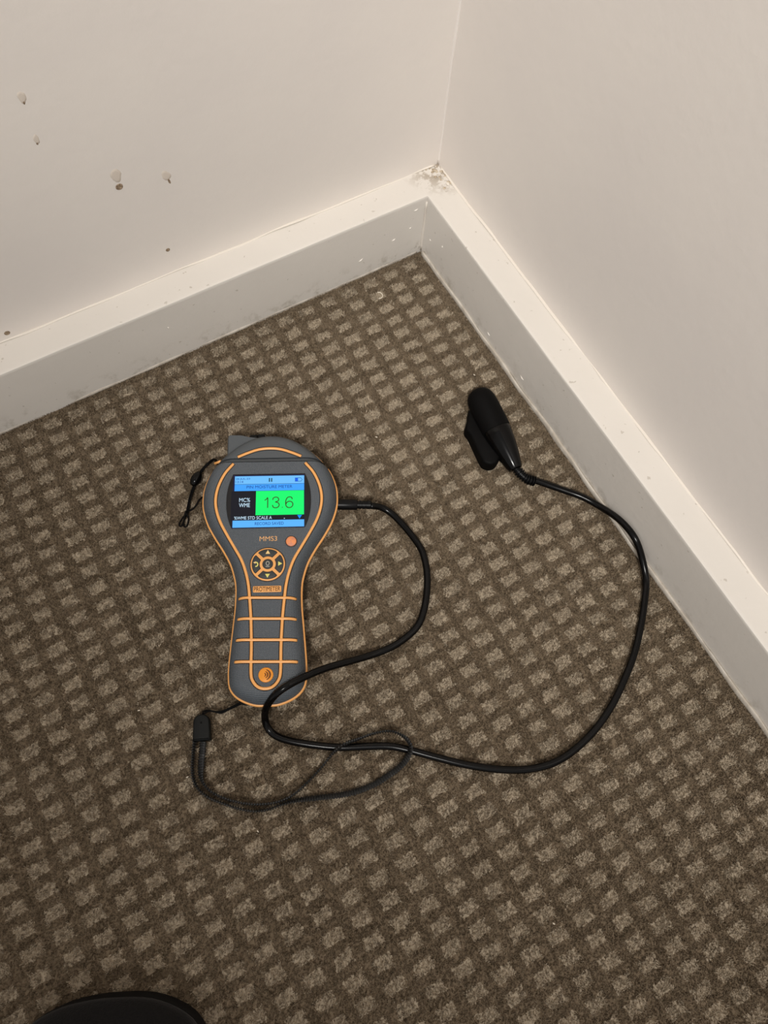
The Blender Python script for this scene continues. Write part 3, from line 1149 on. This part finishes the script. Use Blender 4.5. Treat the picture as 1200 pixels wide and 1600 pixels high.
# lead
cable_pts = [(-0.1647, -0.198, 0.0125), (-0.1564, -0.2017, 0.0068), (-0.1516, -0.2092, 0.0048), (-0.1487, -0.2199, 0.004), (-0.1466, -0.2333, 0.0035), (-0.1464, -0.247, 0.0032),
    (-0.1515, -0.2621, 0.0032), (-0.1597, -0.2757, 0.0032), (-0.1693, -0.2871, 0.0032), (-0.1784, -0.2941, 0.0032), (-0.189, -0.2973, 0.0032), (-0.2032, -0.2985, 0.0034),
    (-0.219, -0.2965, 0.0045), (-0.2358, -0.2938, 0.011), (-0.2524, -0.2917, 0.0205), (-0.2677, -0.2914, 0.0295), (-0.281, -0.2917, 0.0338), (-0.2912, -0.2925, 0.0305),
    (-0.2998, -0.2949, 0.0200), (-0.3044, -0.2992, 0.0095), (-0.3058, -0.3056, 0.0042), (-0.3031, -0.313, 0.0032), (-0.2959, -0.321, 0.0032), (-0.2838, -0.3308, 0.0032),
    (-0.2693, -0.3408, 0.0032), (-0.2518, -0.35, 0.0032), (-0.2384, -0.3576, 0.0032), (-0.2282, -0.3663, 0.0032), (-0.2152, -0.379, 0.0032), (-0.1987, -0.3943, 0.0032),
    (-0.1811, -0.4077, 0.0032), (-0.1638, -0.4175, 0.0032), (-0.146, -0.4228, 0.0032), (-0.1287, -0.423, 0.0032), (-0.1077, -0.419, 0.0032), (-0.0884, -0.4118, 0.0032),
    (-0.0715, -0.4027, 0.0032), (-0.0526, -0.3906, 0.0032), (-0.037, -0.3777, 0.0032), (-0.0207, -0.3617, 0.0035), (-0.0098, -0.3484, 0.0045), (-0.0050, -0.3334, 0.0105),
    (-0.0044, -0.3216, 0.0175), (-0.0044, -0.3107, 0.0185), (-0.0046, -0.2985, 0.0145), (-0.0055, -0.2835, 0.0050), (-0.0126, -0.2694, 0.0038), (-0.0226, -0.2571, 0.0038),
    (-0.0323, -0.2461, 0.0045), (-0.0390, -0.2395, 0.0058), (-0.0440, -0.2362, 0.0070)]
P = resample(catmull(np.array(cable_pts) - PO, 8), step=0.0022)
V, F = sweep(P, 0.0026, 0.0026, 14)
mesh('cable', V, F, M_gloss, probe, True)

# ribbed strain relief at the probe
sr = np.array([(-0.0483, -0.2240, 0.0105), (-0.0475, -0.2285, 0.0098), (-0.0460, -0.2335, 0.0088), (-0.0435, -0.2372, 0.0076), (-0.0398, -0.2402, 0.0062)]) - PO
P = resample(catmull(sr, 10), step=0.0004)
s_ = np.arange(len(P)) * 0.0004
rad = 0.0030 + 0.0011 * (np.sin(s_ / 0.0021 * 2 * PI) > 0.1)
V, F = sweep(P, rad, rad, 16)
smooth_angle(mesh('strain_relief', V, F, M_black, probe), 40)

# plug in the side of the meter
dx_ = np.array([math.cos(math.radians(-27.67)), math.sin(math.radians(-27.67)), 0])
dy_ = np.array([-dx_[1], dx_[0], 0])
MO = np.array([-0.29908, -0.29363, 0.0])
p_at = lambda x, y, z: MO + dx_ * x + dy_ * y + np.array([0, 0, z]) - PO
plug_prof = [(0.0030, 0.0), (0.0040, 0.0004), (0.0041, 0.0040), (0.0041, 0.0142), (0.0038, 0.0150), (0.0030, 0.0151), (0.0030, 0.0165), (0.0033, 0.0166), (0.0033, 0.0180),
             (0.0030, 0.0181), (0.0030, 0.0190), (0.0033, 0.0191), (0.0033, 0.0210), (0.0030, 0.0211), (0.0030, 0.0220), (0.0033, 0.0221), (0.0033, 0.0252), (0.0024, 0.0255)]
V, F = lathe(plug_prof, 24)
V = orient(V, p_at(0.0500, 0.1480, 0.0135), dx_ - 0.03 * dy_)
plug = smooth_angle(mesh('plug', V, F, M_black, probe), 35)

# ------------------------------------------------------------------ wrist strap
strap = empty('wrist_strap', (-0.346, -0.284, 0.0))
tag(strap, 'black ribbed wrist strap looped on the carpet below the meter', 'wrist strap')
SO = np.array([-0.346, -0.284, 0.0])
sp = [(-0.3529, -0.289), (-0.3577, -0.2964), (-0.3624, -0.3056), (-0.3642, -0.3125), (-0.3633, -0.3196), (-0.3596, -0.3268), (-0.3531, -0.3346), (-0.3453, -0.3428), (-0.3368, -0.3493),
      (-0.3281, -0.3527), (-0.3202, -0.354), (-0.3117, -0.3561), (-0.2999, -0.361), (-0.2861, -0.367), (-0.2737, -0.3713), (-0.2601, -0.3735), (-0.2464, -0.3732), (-0.2364, -0.3717),
      (-0.2292, -0.3681), (-0.2264, -0.3634), (-0.2274, -0.3564), (-0.2333, -0.3489), (-0.2437, -0.3447), (-0.2552, -0.3426), (-0.266, -0.3411), (-0.2752, -0.3424), (-0.2875, -0.3469),
      (-0.3002, -0.3506), (-0.3123, -0.3525), (-0.3234, -0.3508), (-0.3349, -0.3455), (-0.3436, -0.3392), (-0.3516, -0.3314), (-0.3564, -0.3249), (-0.3592, -0.3178), (-0.359, -0.3113),
      (-0.3558, -0.3046), (-0.3516, -0.2975), (-0.3480, -0.2918)]
# height of the band and its roll (90 = standing on edge)
sz = [4.5, 3.4, 3.2, 3.2, 3.2, 3.2, 3.2, 3.2, 3.2, 3.2, 3.2, 3.2, 3, 2.8, 2.6, 2.6, 3.0, 4.4, 8.2, 8.0, 5, 3.2, 3.4, 5.5, 8.8, 5.6, 3.4, 3.2, 3.4, 3.6, 3.4, 3.4, 3.4, 3.4, 3.4, 3, 2.6, 2.8, 4.5]
tw = [70, 74, 76, 80, 85, 85, 85, 85, 85, 85, 75, 55, 40, 35, 30, 28, 25, 30, 50, 75, 80, 85, 85, 85, 85, 88, 88, 85, 85, 85, 85, 85, 85, 85, 80, 40, 12, 8, 5]
q = np.c_[np.array(sp), np.array(sz) * 1e-3, np.radians(tw)]
q = resample(catmull(q, 10), step=0.00036)
P, T_ = q[:, :3] - SO, q[:, 3]
s_ = np.r_[0, np.cumsum(np.linalg.norm(np.diff(P, axis=0), axis=1))]
rib = 0.5 + 0.5 * np.sin(s_ / 0.0018 * 2 * PI)
V, F = sweep(P, 0.0026 * (0.74 + 0.34 * rib), 0.0010 * (0.35 + 0.95 * rib), 10, twist=T_)
M_strap = mat('black_woven_strap', rgb(34, 34, 34), 0.3, 0.7)
mesh('ribbed_band', V, F, M_strap, strap, True)
# clip
ca = np.array([-0.3486, -0.2909])
cb = np.array([-0.3414, -0.2753])
cd_ = (cb - ca) / np.linalg.norm(cb - ca)
cn = np.array([cd_[1], -cd_[0]])
Lc = np.linalg.norm(cb - ca) + 0.0005
pts = []
for k in range(17):
    a = PI * k / 16
    pts.append((0.0055 * math.cos(a), Lc - 0.0052 + 0.0052 * math.sin(a)))
pts += [(-0.0060, 0.0), (0.0060, 0.0)]
C2 = np.array([(ca + cn * x + cd_ * y) - SO[:2] for x, y in pts])
clip = prism('strap_clip', resample(C2, n=70, closed=True), 0.0004, 0.0068, mat('soft_black_plastic', rgb(16, 18, 18), 0.5, 0.25), strap, 0.0012)
prism('clip_dimple', circle(*(ca + cd_ * 0.0118 - SO[:2]), 0.0007, 14), 0.0066, 0.0069, M_matte, clip, 0.00005)
# loop of thread tying it to the meter
for pts in ([(-0.3416, -0.2760), (-0.3394, -0.2737), (-0.3364, -0.2745), (-0.331, -0.2785), (-0.3245, -0.2802), (-0.3120, -0.2816)],
            [(-0.3416, -0.2760), (-0.3385, -0.275), (-0.3346, -0.2759), (-0.3295, -0.2802), (-0.3239, -0.281), (-0.3120, -0.2826)]):
    zz = np.interp(np.arange(6), range(6), [0.004, 0.0045, 0.0035, 0.003, 0.004, 0.0085])
    P = resample(catmull(np.c_[np.array(pts), zz] - SO, 8), step=0.0008)
    V, F = sweep(P, 0.0006, 0.0006, 8)
    mesh('thread', V, F, M_matte, strap, True)

# ------------------------------------------------------------------ shoe at the lower edge
shoe_dir = math.atan2(0.885, 0.46)
shoe = empty('shoe', (-0.4489, -0.4021, 0.0), shoe_dir - PI / 2)
tag(shoe, 'rounded toe of a black shoe at the bottom edge of the picture', 'shoe')
M_upper = mat('black_suede_upper', rgb(22, 20, 20), 0.9, 0.15, bump=(900, 0.5, 0.0008), noise_col=(rgb(13, 12, 12), 1200, 0.4, 0.6), sheen=0.08)
M_sole = mat('black_rubber_sole', rgb(16, 14, 13), 0.75, 0.2)
M_stitch = mat('grey_black_seam', rgb(62, 57, 54), 0.8)
# outline in mm, toe tip at the origin, toe towards +y
so = [(0, 0), (16, -1.2), (32, -6.5), (45, -15.5), (52.5, -31), (54, -55), (51, -85), (45, -125), (40, -165), (39, -205), (37, -240), (28, -268), (10, -281), (-10, -281), (-27, -270),
      (-37, -242), (-40, -205), (-43, -165), (-49, -125), (-57, -85), (-61, -55), (-60, -31), (-54.5, -14), (-38, -4.5), (-18, -0.6)]
SH = resample(catmull(np.array(so) * 1e-3, 8, True), n=120, closed=True)
ar = 0.5 * np.sum(SH[:, 0] * np.roll(SH[:, 1], -1) - np.roll(SH[:, 0], -1) * SH[:, 1])
if ar < 0:
    SH = SH[::-1]
V, F = loft([ring(offset_poly(SH, 0.004), 0.0), ring(offset_poly(SH, 0.0012), 0.002), ring(offset_poly(SH, 0.0008), 0.013), ring(offset_poly(SH, 0.002), 0.015)])
smooth_angle(mesh('sole', V, F, M_sole, shoe), 40)


def shoe_ring(inset, zf):
    Q = offset_poly(SH, inset)
    # height grows from the toe to the instep
    t = np.clip(-Q[:, 1] / 0.12, 0, 1)
    return np.c_[Q, 0.0145 + zf * (0.022 + 0.048 * t * t * (3 - 2 * t))]


V, F = loft([shoe_ring(0.0022, 0.0), shoe_ring(0.0012, 0.25), shoe_ring(0.0022, 0.5), shoe_ring(0.0058, 0.72), shoe_ring(0.0120, 0.89), shoe_ring(0.0200, 0.98),
             shoe_ring(0.0270, 1.0)])
mesh('upper', V, F, M_upper, shoe, True)
# toe seam on the outer side
seam = [(-6, -7.2, 30.0), (8, -8.6, 29.6), (22, -13.5, 29.6), (33, -22, 30.5), (39.5, -36, 39.5), (41, -55, 44), (40, -80, 52)]
V, F = sweep(resample(catmull(np.array(seam) * 1e-3, 8), step=0.0015), 0.0006, 0.0006, 8)
mesh('toe_seam', V, F, M_stitch, shoe, True)
# collar and tongue out of frame
col_pts = [(34 * math.cos(a), -205 + 55 * math.sin(a), 86 + 6 * math.sin(a)) for a in np.linspace(0, 2 * PI, 28, endpoint=False)]
V, F = sweep(np.array(col_pts) * 1e-3 - np.array([0.001, 0, 0]), 0.008, 0.009, 10, closed=True)
mesh('collar', V, F, M_upper, shoe, True)

# ------------------------------------------------------------------ specks of lint on the carpet
M_lint = mat('pale_lint', rgb(225, 214, 196), 0.8)
curl = [(-0.0600, -0.0290), (-0.0572, -0.0295), (-0.0552, -0.0272), (-0.0556, -0.0243), (-0.0578, -0.0228)]
V, F = sweep(resample(catmull(np.c_[np.array(curl), np.full(5, 0.0022)] - np.array([-0.0575, -0.026, 0]), 6), step=0.0006), 0.0004, 0.0004, 6)
o = mesh('lint_curl', V, F, M_lint, None, True, (-0.0575, -0.026, 0))
tag(o, 'thin curl of pale lint on the carpet near the room corner', 'lint')
for (x_, y_), lab in (((-0.1282, -0.1447), 'pale lint speck on the carpet between the meter and the room corner'),
                      ((-0.0271, -0.1332), 'pale lint speck on the carpet above the probe head'),
                      ((-0.2016, -0.5047), 'white lint speck on the carpet at the lower right'),
                      ((-0.3779, -0.2505), 'pale lint speck on the carpet left of the strap clip'),
                      ((-0.3672, -0.3070), 'pale lint speck just left of the strap bend'),
                      ((-0.3414, -0.3609), 'pale lint speck on the carpet below the strap loop')):
    bm = bmesh.new()
    bmesh.ops.create_icosphere(bm, subdivisions=1, radius=0.0008)
    rot = random.random() * PI
    for v in bm.verts:
        v.co = Vector((v.co.x * (1.0 + 0.8 * random.random()), v.co.y * 0.6, v.co.z * 0.6))
        v.co.rotate(Matrix.Rotation(rot, 3, 'Z'))
    o = from_bm('lint_speck', bm, M_lint, None, True)
    o.location = (x_, y_, 0.0013)
    tag(o, lab, 'lint', 'lint specks on the carpet')
